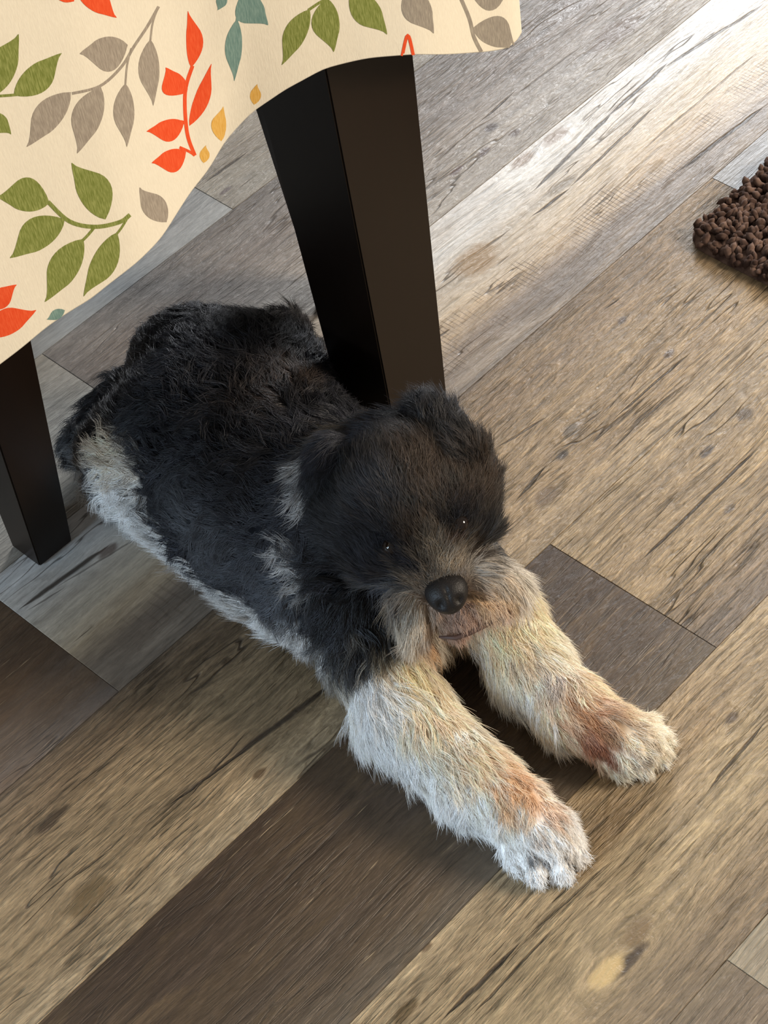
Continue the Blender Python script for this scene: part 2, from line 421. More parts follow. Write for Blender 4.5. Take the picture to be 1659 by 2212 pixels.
def tapered_leg(ox, oy, sx, sy, w0, w1, z1, parent, px, py, foot=0.0):
    """square leg; the corner (ox, oy) stays plumb, the faces on the sides (sx, sy) taper towards the floor"""
    def quad(w, z):
        q = [(ox, oy), (ox + sx * w, oy), (ox + sx * w, oy + sy * w), (ox, oy + sy * w)]
        return [(x - px, y - py, z) for x, y in q]
    return bm_obj('leg', prism(quad(w0, 0.0), quad(w1, z1), 0.0012), m_wood, parent)


tapered_leg(0.104, 0.013, -1, 1, 0.064, 0.103, TZ - 0.03, table, -0.5, 0.28)
tapered_leg(0.104, 0.549, -1, -1, 0.064, 0.103, TZ - 0.03, table, -0.5, 0.28)
tapered_leg(TX0 + 0.022, 0.013, 1, 1, 0.064, 0.103, TZ - 0.03, table, -0.5, 0.28)
tapered_leg(TX0 + 0.022, 0.549, 1, -1, 0.064, 0.103, TZ - 0.03, table, -0.5, 0.28)
for (x0, x1, y0, y1) in ((TX0 + 0.13, 0.0, 0.02, 0.042), (TX0 + 0.13, 0.0, 0.52, 0.542), (0.075, 0.097, 0.118, 0.445), (TX0 + 0.03, TX0 + 0.052, 0.118, 0.445)):
    bm_obj('apron', box(x0 + 0.5, x1 + 0.5, y0 - 0.28, y1 - 0.28, TZ - 0.13, TZ - 0.03, 0.002), m_wood, table)

# chair under the table: its near front leg shows at the left edge
CX, CY, CW = -0.2355, 0.1955, 0.43
chair = empty('chair', (CX, CY, 0), 'dark wooden chair under the table, its slim tapered leg at the left edge', 'chair')


def chair_leg(x, y, sx, sy, h, w0=0.038, w1=0.072):
    tapered_leg(x, y, sx, sy, w0, w1, h, chair, CX, CY)


chair_leg(CX, CY, 1, 1, 0.415)
chair_leg(CX + CW, CY, -1, 1, 0.415)
chair_leg(CX, CY + 0.42, 1, -1, 0.415)
chair_leg(CX + CW, CY + 0.42, -1, -1, 0.415)
bm_obj('seat', box(-0.008, CW + 0.008, -0.01, 0.43, 0.415, 0.452, 0.008), m_wood, chair)
for xx in (0.0, CW - 0.032):
    bm_obj('back_post', prism([(xx, 0.40, 0.452), (xx + 0.032, 0.40, 0.452), (xx + 0.032, 0.43, 0.452), (xx, 0.43, 0.452)],
                              [(xx, 0.47, 0.95), (xx + 0.032, 0.47, 0.95), (xx + 0.032, 0.495, 0.95), (xx, 0.495, 0.95)], 0.002), m_wood, chair)
bm_obj('back_rail', prism([(0.03, 0.462, 0.86), (CW - 0.03, 0.462, 0.86), (CW - 0.03, 0.482, 0.86), (0.03, 0.482, 0.86)],
                          [(0.03, 0.472, 0.94), (CW - 0.03, 0.472, 0.94), (CW - 0.03, 0.492, 0.94), (0.03, 0.492, 0.94)], 0.002), m_wood, chair)

# ---- tablecloth: hem taken along the visible edge, plumb folds up to the table edge
k = NT('printed_cotton')
tc = k.node('ShaderNodeTexCoord')
sp = k.node('ShaderNodeSeparateXYZ')
k.put(sp.inputs[0], tc.outputs['Object'])
wv = k.noise(k.comb(k.math('MULTIPLY', sp.outputs[0], 900.0), k.math('MULTIPLY', sp.outputs[1], 900.0), k.math('MULTIPLY', sp.outputs[2], 220.0)), 1.0, 2.0)
cr = k.noise(tc.outputs['Object'], 9.0, 3.0, 0.5, 0.6)
k.put(k.bsdf.inputs['Base Color'], k.mix(wv, srgb(222, 213, 194), srgb(236, 229, 210)))
k.bsdf.inputs['Roughness'].default_value = 0.85
k.bsdf.inputs['Specular IOR Level'].default_value = 0.15
bp = k.node('ShaderNodeBump')
bp.inputs['Strength'].default_value = 0.35
bp.inputs['Distance'].default_value = 0.004
k.put(bp.inputs['Height'], k.math('ADD', k.math('MULTIPLY', wv, 0.12), cr))
k.put(k.bsdf.inputs['Normal'], bp.outputs[0])
m_cloth = k.mat

# hem: (photo x, photo y, depth plane y)
HEM = [(-420, 1090, -.030), (-200, 940, -.028), (0, 780, -.028), (100, 708, -.030), (200, 650, -.032), (290, 568, -.028), (345, 510, -.020), (400, 436, -.012), (440, 375, -.004), (490, 300, .002), (540, 240, .0), (610, 192, -.008),
       (700, 150, -.018), (800, 128, -.028), (895, 116, -.034), (1000, 115, -.034), (1060, 114, -.034), (1098, 108, -.034), (1118, 92, -.032), (1127, 70, -.026)]


def on_plane(px, py, y0):
    a = at(px, py, 0.0)
    t = (y0 - CAM_LOC[1]) / (a[1] - CAM_LOC[1])
    return CAM_LOC + t * (a - CAM_LOC)


hem = [on_plane(*h) for h in HEM]
tip = hem[-1]
HX = np.array([h[0] for h in hem]); HY = np.array([h[1] for h in hem]); HZ = np.array([h[2] for h in hem])
_x = np.linspace(HX[0], HX[-1], 700)
_k = np.exp(-np.linspace(-2.2, 2.2, 31) ** 2)
_k /= _k.sum()
_sm = lambda v: np.convolve(np.pad(v, 15, mode='reflect', reflect_type='odd'), _k, 'valid')
HY, HZ, HX = _sm(np.interp(_x, HX, HY)), _sm(np.interp(_x, HX, HZ)), _x
CTOP = TZ + 0.004


def front_point(u, t):
    """u: x at the hem, t: 0 at the table edge .. 1 at the hem"""
    yh, zh = np.interp(u, HX, HY), np.interp(u, HX, HZ)
    xt = u if u < 0.05 else 0.05 + (u - 0.05) * (TX1 + 0.004 - 0.05) / (tip[0] - 0.05)
    e = t ** 0.8
    x = xt + (u - xt) * min(1.0, e * 1.25) 
    y = (TY0 - 0.006) * (1 - e) + yh * e
    # faint vertical folds and a diagonal crease
    y += 0.0022 * math.sin(u * 46 + 1.0) * t - 0.0035 * math.exp(-((u + 0.02 + 0.10 * t) / 0.02) ** 2) * t
    return np.array([x, y, CTOP + (zh - CTOP) * t])


path = []
us = np.concatenate([np.linspace(-1.0, HX[0], 12, endpoint=False), np.linspace(HX[0], tip[0] - 0.012, 110, endpoint=False), np.linspace(tip[0] - 0.012, tip[0], 8)])
ts = np.concatenate([np.linspace(0, 1, 58), [0.997]])
ts.sort()
NT_ROWS = len(ts)
corner_l = []
cols = []
for u in us:
    cols.append([front_point(u, t) if u > HX[0] else front_point(HX[0], t) + np.array([u - HX[0], 0, 0]) for t in ts])
# fold round the corner and along the right end, the back and the left end
tz = tip[2]
ring = [((TX1 + .005, -.006), (tip[0] + .001, tip[1] + .008, tz + .006)), ((TX1 + .006, .0), (tip[0] - .002, tip[1] + .018, tz + .012)), ((TX1 + .006, .01), (tip[0] - .010, .02, tz + .020)), ((TX1 + .006, .03), (.157, .05, tz + .035)),
        ((TX1 + .006, .08), (.148, .10, .47)), ((TX1 + .006, .2), (.15, .2, .475)), ((TX1 + .006, .35), (.146, .35, .47)), ((TX1 + .006, .5), (.15, .5, .47)),
        ((TX1 + .006, TY1), (.17, TY1 + .02, .44)), ((TX1 - .01, TY1 + .006), (.16, TY1 + .03, .44)), ((0, TY1 + .006), (.0, TY1 + .014, .60)), ((-.5, TY1 + .006), (-.5, TY1 + .012, .60)), ((-1.0, TY1 + .006), (-1.0, TY1 + .02, .5)),
        ((TX0, TY1 + .006), (TX0 - .02, TY1 + .03, .44)), ((TX0 - .006, TY1), (TX0 - .03, TY1, .44)), ((TX0 - .006, .3), (TX0 - .02, .3, .47)), ((TX0 - .006, TY0), (TX0 - .03, TY0, .44)), ((TX0, TY0 - .006), (TX0 - .02, TY0 - .02, .44))]
for (tx, ty), hp in ring:
    a, b = np.array([tx, ty, CTOP]), np.array(hp)
    cols.append([np.array([a[0] + (b[0] - a[0]) * min(1, 1.25 * t ** .8), a[1] + (b[1] - a[1]) * t ** .8, a[2] + (b[2] - a[2]) * t]) for t in ts])
verts, faces = [], []
n = len(cols)
for c_ in cols:
    verts += c_
for i in range(n):
    for j_ in range(NT_ROWS - 1):
        a, b = i * NT_ROWS + j_, ((i + 1) % n) * NT_ROWS + j_
        faces.append((a, a + 1, b + 1, b))
# rounded shoulder, then the flat top
inner = len(verts)
cxm, cym = (TX0 + TX1) / 2, (TY0 + TY1) / 2
for c_ in cols:
    p = c_[0]
    verts.append(np.array([p[0] - 0.006 * np.sign(p[0] - cxm), p[1] - 0.006 * np.sign(p[1] - cym), CTOP + 0.0015]))
for i in range(n):
    faces.append((i * NT_ROWS, ((i + 1) % n) * NT_ROWS, inner + (i + 1) % n, inner + i))
faces.append([inner + i for i in range(n)])
cloth = mesh_obj('tablecloth', verts, faces, m_cloth, None, smooth=True)
cloth['label'] = 'cream tablecloth printed with green, grey, red and teal leaf sprigs'
cloth['category'] = 'tablecloth'
md = cloth.modifiers.new('thickness', 'SOLIDIFY')
md.thickness = 0.0008
md.offset = -1.0


def cloth_at(px, py, lift=0.00016):
    """the point of the cloth's front that the photo shows at (px, py)"""
    y0 = -0.025
    for _ in range(6):
        p = on_plane(px, py, y0)
        u = min(p[0], tip[0])
        zh = np.interp(u, HX, HZ)
        t = min(max((CTOP - p[2]) / (CTOP - zh), 0.0), 1.0)
        lo, hi = u - 0.05, u + 0.06
        for _b in range(18):
            mid = (lo + hi) / 2
            if front_point(mid, t)[0] < p[0]:
                lo = mid
            else:
                hi = mid
        q = front_point((lo + hi) / 2, t)
        y0 = q[1]
    return on_plane(px, py, y0 - lift), t


def ink(name, a, b):
    kk = NT(name)
    t_ = kk.node('ShaderNodeTexCoord')
    s_ = kk.node('ShaderNodeSeparateXYZ')
    kk.put(s_.inputs[0], t_.outputs['Object'])
    nn = kk.noise(kk.comb(kk.math('MULTIPLY', s_.outputs[0], 1100.0), 0.0, kk.math('MULTIPLY', s_.outputs[2], 130.0)), 1.0, 3.0, 0.6)
    kk.put(kk.bsdf.inputs['Base Color'], kk.mix(kk.map(nn, .35, .7), a, b))
    kk.bsdf.inputs['Roughness'].default_value = 0.9
    kk.bsdf.inputs['Specular IOR Level'].default_value = 0.1
    return kk.mat


INK = {'red': ink('ink_red', srgb(222, 78, 40), srgb(232, 96, 56)), 'grey': ink('ink_grey', srgb(146, 136, 124), srgb(172, 162, 148)),
       'green': ink('ink_green', srgb(112, 122, 58), srgb(150, 156, 92)), 'teal': ink('ink_teal', srgb(104, 134, 128), srgb(132, 158, 150)),
       'gold': ink('ink_gold', srgb(212, 162, 76), srgb(226, 184, 106)), 'slate': ink('ink_slate', srgb(138, 130, 120), srgb(166, 158, 144))}


def strip(pts_l, pts_r, color):
    """a printed shape between two photo-space outlines, laid on the cloth"""
    vs, fs = [], []
    for a, b in zip(pts_l, pts_r):
        for s in (0.0, 0.34, 0.67, 1.0):
            q = (a[0] + (b[0] - a[0]) * s, a[1] + (b[1] - a[1]) * s)
            vs.append(cloth_at(q[0], q[1])[0])
    keep = lambda v: True
    for i in range(len(pts_l) - 1):
        for j in range(3):
            fs.append((i * 4 + j, (i + 1) * 4 + j, (i + 1) * 4 + j + 1, i * 4 + j + 1))
    return vs, fs


def hem_limit(px):
    return np.interp(px, [h[0] for h in HEM], [h[1] for h in HEM])


def leaf_outline(base, tip_, w, bend=0.0, hook=0.25):
    """leaf blade: swells past the base, hooks at the tip"""
    b, t = np.array(base, float), np.array(tip_, float)
    ax = t - b
    L = np.linalg.norm(ax)
    nrm = np.array([-ax[1], ax[0]]) / L
    l_, r_ = [], []
    for s in np.linspace(0, 1, 15):
        wid = w * 0.54 * (math.sin(math.pi * s ** 0.86) ** 0.95) * (1.0 if s < .62 else 1 - 1.15 * (s - .62)) if s < 1 else w * .01
        mid = b + ax * s + nrm * (bend * math.sin(math.pi * s) * 1.25 - math.copysign(w * .12, bend or 1) * (s ** 5 - s ** 9) * 2.2)
        l_.append(mid + nrm * wid)
        r_.append(mid - nrm * wid)
    return l_, r_


def stem_outline(pts, w):
    P_ = np.array(pts, float)
    # Catmull-Rom through the points
    out = []
    for i in range(len(P_) - 1):
        p0, p1, p2, p3 = P_[max(i - 1, 0)], P_[i], P_[i + 1], P_[min(i + 2, len(P_) - 1)]
        for s in np.linspace(0, 1, 6, endpoint=False):
            out.append(.5 * ((2 * p1) + (-p0 + p2) * s + (2 * p0 - 5 * p1 + 4 * p2 - p3) * s * s + (-p0 + 3 * p1 - 3 * p2 + p3) * s ** 3))
    out.append(P_[-1])
    l_, r_ = [], []
    for i, p in enumerate(out):
        d = out[min(i + 1, len(out) - 1)] - out[max(i - 1, 0)]
        d /= max(np.linalg.norm(d), 1e-6)
        nn = np.array([-d[1], d[0]])
        l_.append(p + nn * w / 2)
        r_.append(p - nn * w / 2)
    return l_, r_


SPRIGS = [
    ('red', [([(421, 336), (404, 285), (400, 200), (416, 142)], 8), ([(378, 262), (400, 266), (404, 285)], 7), ([(388, 318), (410, 328), (421, 336)], 6)],
     [((413, 146), (406, 24), 34, 9), ((404, 200), (358, 146), 50, -10), ((409, 272), (457, 138), 30, 5), ((398, 264), (317, 284), 44, -8), ((402, 328), (328, 352), 46, -8)]),
    ('red', [([(120, -8), (140, 2), (160, 0)], 6)], [((165, -22), (252, 38), 46, -6)]),
    ('red', [], [((-34, 664), (36, 615), 40, 4), ((-28, 726), (78, 670), 52, -6)]),
    ('red', [([(869, 121), (881, 76), (893, 119)], 7)], []),
    ('grey', [([(343, 14), (318, 58), (290, 100), (262, 145), (216, 186), (156, 202)], 6), ([(340, 20), (330, 50), (325, 88)], 4), ([(284, 104), (275, 140), (271, 182)], 4)],
     [((276, 97), (173, 116), 70, -10), ((325, 85), (331, 228), 42, 5), ((271, 180), (274, 317), 42, 4), ((153, 199), (58, 317), 56, 6), ((218, 188), (167, 331), 60, 6)]),
    ('grey', [], [((360, 480), (302, 405), 48, 0)]),
    ('slate', [([(995, -5), (1014, 40), (1024, 80), (1040, 112)], 8)], [((1022, 60), (1116, 104), 62, -12)]),
    ('slate', [], [((884, -34), (937, 72), 58, 8), ((1010, -30), (1116, -34), 98, 2)]),
    ('green', [([(-10, 208), (20, 206), (42, 204)], 6)], [((-12, 206), (40, 74), 62, -8), ((30, 206), (133, 115), 56, 6), ((-30, 246), (24, 290), 40, 0)]),
    ('green', [([(281, 464), (258, 480), (205, 490), (150, 478), (104, 436)], 9), ([(205, 490), (190, 508), (178, 520)], 6), ([(276, 470), (264, 490), (252, 506)], 5)],
     [((107, 438), (-6, 424), 68, 10), ((228, 474), (155, 352), 68, 10), ((140, 474), (22, 557), 64, 8), ((180, 516), (97, 652), 60, 4), ((253, 502), (181, 640), 50, -5)]),
    ('green', [([(706, -2), (690, 6), (666, 22)], 6)], [((669, 20), (609, 140), 44, 4), ((706, -4), (721, 112), 56, 8), ((758, -24), (836, 74), 56, 4)]),
    ('teal', [([(520, -6), (516, 20), (512, 46)], 6)], [((526, -20), (579, 54), 60, 12), ((512, 42), (506, 175), 34, 4), ((486, -14), (470, 22), 22, 0)]),
    ('teal', [], [((140, 670), (101, 690), 20, 0)]),
    ('gold', [], [((478, 305), (482, 230), 30, -6), ((549, 226), (556, 182), 22, 0), ((440, 352), (445, 314), 20, 0)]),
]
SPRIGS = [q for c_, st, lv in SPRIGS for q in ([(c_, st, lv)] if st else [(c_, [], [l_]) for l_ in lv])]
for color, stems, leaves in SPRIGS:
    V_, F_ = [], []
    shapes = [stem_outline(p, w) for p, w in stems] + [leaf_outline(*lf) for lf in leaves]
    for l_, r_ in shapes:
        vs, fs = strip(l_, r_, color)
        if color != 'none':
            ok = []
            for f_ in fs:
                ok.append(f_)
            base_i = len(V_)
            V_ += vs
            F_ += [tuple(i + base_i for i in f_) for f_ in ok]
    # trim what runs past the hem
    me_v = np.array(V_)
    good = []
    for f_ in F_:
        cpt = me_v[list(f_)].mean(0)
        zh = np.interp(min(cpt[0], tip[0]), HX, HZ)
        if cpt[2] > zh + 0.0006 and cpt[2] < CTOP - 0.002 and cpt[0] < tip[0] - 0.001:
            good.append(f_)
    if good:
        mesh_obj('leaf_print', V_, good, INK[color], cloth, smooth=True)

# ------------------------------------------------------------------ rug corner
rug_c = at(1490, 532, 0.0)
k = NT('chenille_brown')
at_n = k.node('ShaderNodeObjectInfo')
tc = k.node('ShaderNodeTexCoord')
rn = k.noise(tc.outputs['Object'], 90.0, 3.0)
k.put(k.bsdf.inputs['Base Color'], k.mix(k.map(rn, .35, .7), srgb(68, 52, 46), srgb(116, 94, 83)))
k.bsdf.inputs['Roughness'].default_value = 0.95
k.bsdf.inputs['Specular IOR Level'].default_value = 0.1
m_rug = k.mat
rx0, ry1 = rug_c[0], rug_c[1] + 0.012
RW, RH, RR = 0.62, 0.52, 0.03
rug = empty('rug', (rx0 + RW / 2, ry1 - RH / 2, 0), 'dark brown shaggy bath rug corner lying at the right edge', 'rug')


def rr_outline(w, h, r, n=6):
    pts = []
    for (sx, sy, a0) in ((1, 1, 0), (-1, 1, 90), (-1, -1, 180), (1, -1, 270)):
        for i in range(n + 1):
            a = math.radians(a0 + 90 * i / n)
            pts.append((sx * (w / 2 - r) + r * math.cos(a), sy * (h / 2 - r) + r * math.sin(a)))
    return pts


o1, o2 = rr_outline(RW, RH, RR), rr_outline(RW - .012, RH - .012, RR)
bm_obj('backing', prism([(x, y, 0.0005) for x, y in o1], [(x, y, 0.010) for x, y in o2], 0.0), m_rug, rug)
# chenille tufts: short fat worms, uncountable
V_, F_ = [], []
step = 0.0066
ico = bmesh.new()
bmesh.ops.create_icosphere(ico, subdivisions=1, radius=1.0)
iv = np.array([v.co[:] for v in ico.verts]); ifc = [[v.index for v in f.verts] for f in ico.faces]
ico.free()
gx = np.arange(-RW / 2 + 0.004, RW / 2 - 0.002, step)
gy = np.arange(-RH / 2 + 0.004, RH / 2 - 0.002, step)
for x in gx:
    for y in gy:
        ax_, ay_ = max(abs(x) - (RW / 2 - RR), 0), max(abs(y) - (RH / 2 - RR), 0)
        if math.hypot(ax_, ay_) > RR - .002:
            continue
        if x > -RW / 2 + 0.34 and y < RH / 2 - .34:
            continue
        edge = min(RW / 2 - abs(x), RH / 2 - abs(y))
        h_ = 0.013 if edge > .02 else 0.006 + 0.007 * edge / .02
        ang = random.uniform(0, 6.28); til = random.uniform(.3, 1.1)
        d = np.array([math.cos(ang) * math.sin(til), math.sin(ang) * math.sin(til), math.cos(til)])
        s1 = np.cross(d, [0.3, 0.2, 0.9]); s1 /= np.linalg.norm(s1); s2 = np.cross(d, s1)
        rr_ = random.uniform(.003, .0046); ln = random.uniform(.006, .0085)
        c_ = np.array([x + random.uniform(-.003, .003), y + random.uniform(-.003, .003), h_ + random.uniform(-.002, .003)])
        b0 = len(V_)
        pts = c_ + iv[:, :1] * s1 * rr_ + iv[:, 1:2] * s2 * rr_ + iv[:, 2:] * d * ln
        pts[:, 2] = np.maximum(pts[:, 2], 0.001)
        V_ += list(pts)
        F_ += [tuple(i + b0 for i in f) for f in ifc]
pile = mesh_obj('pile', V_, F_, m_rug, rug, smooth=True)
pile['kind'] = 'stuff'
# ------------------------------------------------------------------ the dog
# flesh: round cones (photo x, photo y, height, radius) blended into one skin
def rc(a, b):
    return (at(*a[:3]), a[3], at(*b[:3]), b[3])


PRIMS = [
    # torso
    ('torso', rc((452, 925, .082, .080), (600, 1060, .088, .083))),
    ('torso', rc((600, 1060, .088, .083), (745, 1190, .085, .078))),
    ('torso', rc((500, 860, .10, .066), (690, 1050, .105, .066))),
    # haunches, hind feet, tail
    ('haunch', rc((318, 985, .060, .056), (390, 1045, .05, .05))),
    ('haunch', rc((588, 800, .058, .052), (662, 838, .044, .036))),
    ('hind_foot', rc((258, 1028, .030, .027), (315, 1092, .024, .021))),
    ('flank', rc((455, 1115, .045, .043), (650, 1255, .045, .044))),
    ('far_foot', rc((690, 850, .024, .020), (722, 884, .020, .017))),
    ('tail', rc((300, 880, .06, .035), (205, 955, .035, .022))),
    ('torso', rc((425, 800, .095, .056), (560, 835, .10, .060))),
    # shoulders, neck
    ('shoulder', rc((725, 1250, .075, .057), (785, 1370, .052, .042))),
    ('shoulder', rc((880, 1130, .070, .055), (1015, 1285, .050, .037))),
    ('neck', rc((735, 1100, .125, .060), (840, 1050, .165, .054))),
    # head
    ('head', rc((868, 1065, .186, .050), (905, 1100, .181, .047))),
    ('head', rc((788, 1108, .166, .032), (838, 1195, .154, .026))),
    ('head', rc((992, 1058, .180, .028), (1005, 1140, .164, .021))),
    ('muzzle', rc((918, 1165, .172, .028), (957, 1252, .150, .0190))),
    ('cheek', rc((880, 1265, .140, .017), (898, 1340, .118, .012))),
    ('cheek_far', rc((1022, 1232, .145, .018), (1085, 1262, .128, .015))),
    ('chin', rc((962, 1300, .126, .016), (988, 1345, .112, .011))),
    ('chin', rc((1000, 1325, .124, .012), (1078, 1300, .124, .010))),
    ('ear_far', rc((982, 1010, .198, .024), (934, 930, .215, .017))),
    ('ear_near', rc((745, 1005, .195, .024), (715, 1080, .165, .018))),
    # chest
    ('chest', rc((880, 1320, .050, .040), (900, 1365, .042, .026))),
    # front legs
    ('arm_near', rc((818, 1430, .048, .034), (862, 1520, .036, .030))),
    ('arm_near', rc((862, 1520, .036, .030), (1015, 1672, .030, .024))),
    ('wrist_near', rc((1015, 1672, .030, .024), (1110, 1742, .030, .024))),
    ('paw_near', rc((1110, 1742, .029, .0235), (1175, 1800, .023, .024))),
    ('toe_near', rc((1108, 1825, .016, .0105), (1114, 1864, .0100, .0078))),
    ('toe_near', rc((1152, 1838, .018, .0115), (1160, 1882, .0110, .0086))),
    ('toe_near', rc((1196, 1834, .018, .0115), (1210, 1876, .0110, .0086))),
    ('toe_near', rc((1224, 1806, .016, .0105), (1246, 1842, .0100, .0078))),
    ('arm_far', rc((1080, 1330, .050, .031), (1138, 1425, .036, .027))),
    ('arm_far', rc((1138, 1425, .036, .027), (1230, 1525, .030, .0235))),
    ('wrist_far', rc((1230, 1525, .030, .0235), (1300, 1570, .030, .0225))),
    ('paw_far', rc((1300, 1570, .029, .0225), (1362, 1602, .023, .023))),
    ('toe_far', rc((1316, 1634, .016, .0105), (1338, 1658, .0100, .0078))),
    ('toe_far', rc((1360, 1630, .018, .0115), (1388, 1652, .0110, .0086))),
    ('toe_far', rc((1390, 1606, .018, .0115), (1422, 1628, .0110, .0086))),
    ('toe_far', rc((1396, 1572, .016, .0105), (1430, 1592, .0100, .0078))),
]
PA = np.array([p[1][0] for p in PRIMS]); PB = np.array([p[1][2] for p in PRIMS])
RA = np.array([p[1][1] for p in PRIMS]); RB = np.array([p[1][3] for p in PRIMS])
NAMES = [p[0] for p in PRIMS]


def prim_d(P_, i):
    ab = PB[i] - PA[i]
    t = np.clip(((P_ - PA[i]) @ ab) / (ab @ ab), 0, 1)
    return np.linalg.norm(P_ - PA[i] - t[..., None] * ab, axis=-1) - (RA[i] + (RB[i] - RA[i]) * t)


def sdf(P_):
    d = None
    for i in range(len(PRIMS)):
        e = prim_d(P_, i)
        kk = .004 if NAMES[i].startswith(('paw', 'toe', 'ear', 'cheek', 'chin')) else .016
        if d is None:
            d = e
        else:
            h = np.maximum(kk - np.abs(d - e), 0) / kk
            d = np.minimum(d, e) - h * h * kk * .25
    return np.maximum(d, .0035 - P_[..., 2])


def sdf_grad(P_, h=.0015):
    g = np.stack([sdf(P_ + np.eye(3)[i] * h) - sdf(P_ - np.eye(3)[i] * h) for i in range(3)], -1)
    return g / np.maximum(np.linalg.norm(g, axis=-1, keepdims=True), 1e-9)


def surface_net(step):
    lo = np.minimum(PA, PB).min(0) - .10
    hi = np.maximum(PA, PB).max(0) + .10
    lo[2] = -.004; hi[2] = .285
    n_ = np.ceil((hi - lo) / step).astype(int) + 1
    ax = [lo[i] + step * np.arange(n_[i]) for i in range(3)]
    G_ = np.stack(np.meshgrid(*ax, indexing='ij'), -1)
    F = np.stack([sdf(G_[i]) for i in range(n_[0])])
    S_ = F < 0
    c8 = [(i, j, k_) for i in (0, 1) for j in (0, 1) for k_ in (0, 1)]
    cnt = sum(S_[i:n_[0] - 1 + i, j:n_[1] - 1 + j, k_:n_[2] - 1 + k_].astype(int) for i, j, k_ in c8)
    idx = np.argwhere((cnt > 0) & (cnt < 8))
    ID = -np.ones((n_[0] - 1, n_[1] - 1, n_[2] - 1), int)
    ID[tuple(idx.T)] = np.arange(len(idx))
    acc = np.zeros((len(idx), 3)); num = np.zeros(len(idx))
    for a in c8:
        for d_ in range(3):
            if a[d_]:
                continue
            b = list(a); b[d_] = 1
            ia, ib = idx + np.array(a), idx + np.array(b)
            fa, fb = F[tuple(ia.T)], F[tuple(ib.T)]
            x = (fa < 0) != (fb < 0)
            t = np.where(x, fa / np.where(x, fa - fb, 1), 0)
            pt = ia + t[:, None] * (np.array(b) - np.array(a))
            acc[x] += pt[x]; num[x] += 1
    V = lo + step * acc / num[:, None]
    quads = []
    for d_ in range(3):
        u, v = (d_ + 1) % 3, (d_ + 2) % 3
        sl_a = [slice(0, None)] * 3; sl_b = [slice(0, None)] * 3
        sl_a[d_] = slice(0, -1); sl_b[d_] = slice(1, None)
        e = np.argwhere(S_[tuple(sl_a)] != S_[tuple(sl_b)])
        ok = (e[:, u] > 0) & (e[:, v] > 0) & (e[:, u] < n_[u] - 1) & (e[:, v] < n_[v] - 1)
        e = e[ok]
        eu = np.eye(3, dtype=int)[u]; ev = np.eye(3, dtype=int)[v]
        q = np.stack([ID[tuple((e - eu - ev).T)], ID[tuple((e - ev).T)], ID[tuple(e.T)], ID[tuple((e - eu).T)]], 1)
        inside = S_[tuple(e.T)]
        q[~inside] = q[~inside][:, ::-1]
        quads.append(q)
    return V, np.concatenate(quads)


BV, BQ = surface_net(.0042)
for _ in range(1):
    BV = BV - sdf(BV)[:, None] * sdf_grad(BV) * .7

dog = empty('dog', (*at(640, 1080, 0)[:2], 0), 'small shaggy black dog with cream legs lying stretched out on the plank floor', 'dog')
DOFF = np.array(dog.location)
k = NT('dog_skin')
k.bsdf.inputs['Roughness'].default_value = 0.9
k.bsdf.inputs['Specular IOR Level'].default_value = 0.05
vc = k.node('ShaderNodeAttribute', attribute_name='col')
k.put(k.bsdf.inputs['Base Color'], vc.outputs['Color'])
m_skin = k.mat

# ---- coat: colour, length and lie of the hair over the body
C = lambda r, g, b: np.array(srgb(r, g, b)[:3])
BLACK, SOOT, BROWN = C(33, 34, 39), C(60, 62, 70), C(66, 53, 42)
CREAM, WHITE, TAN, RUST, GREY = C(250, 238, 218), C(254, 251, 247), C(228, 184, 138), C(140, 84, 58), C(150, 138, 122)
Zf = np.array([0, 0, 1.0])


def dirp(a, b):
    v = at(*b) - at(*a)
    return v / np.linalg.norm(v)


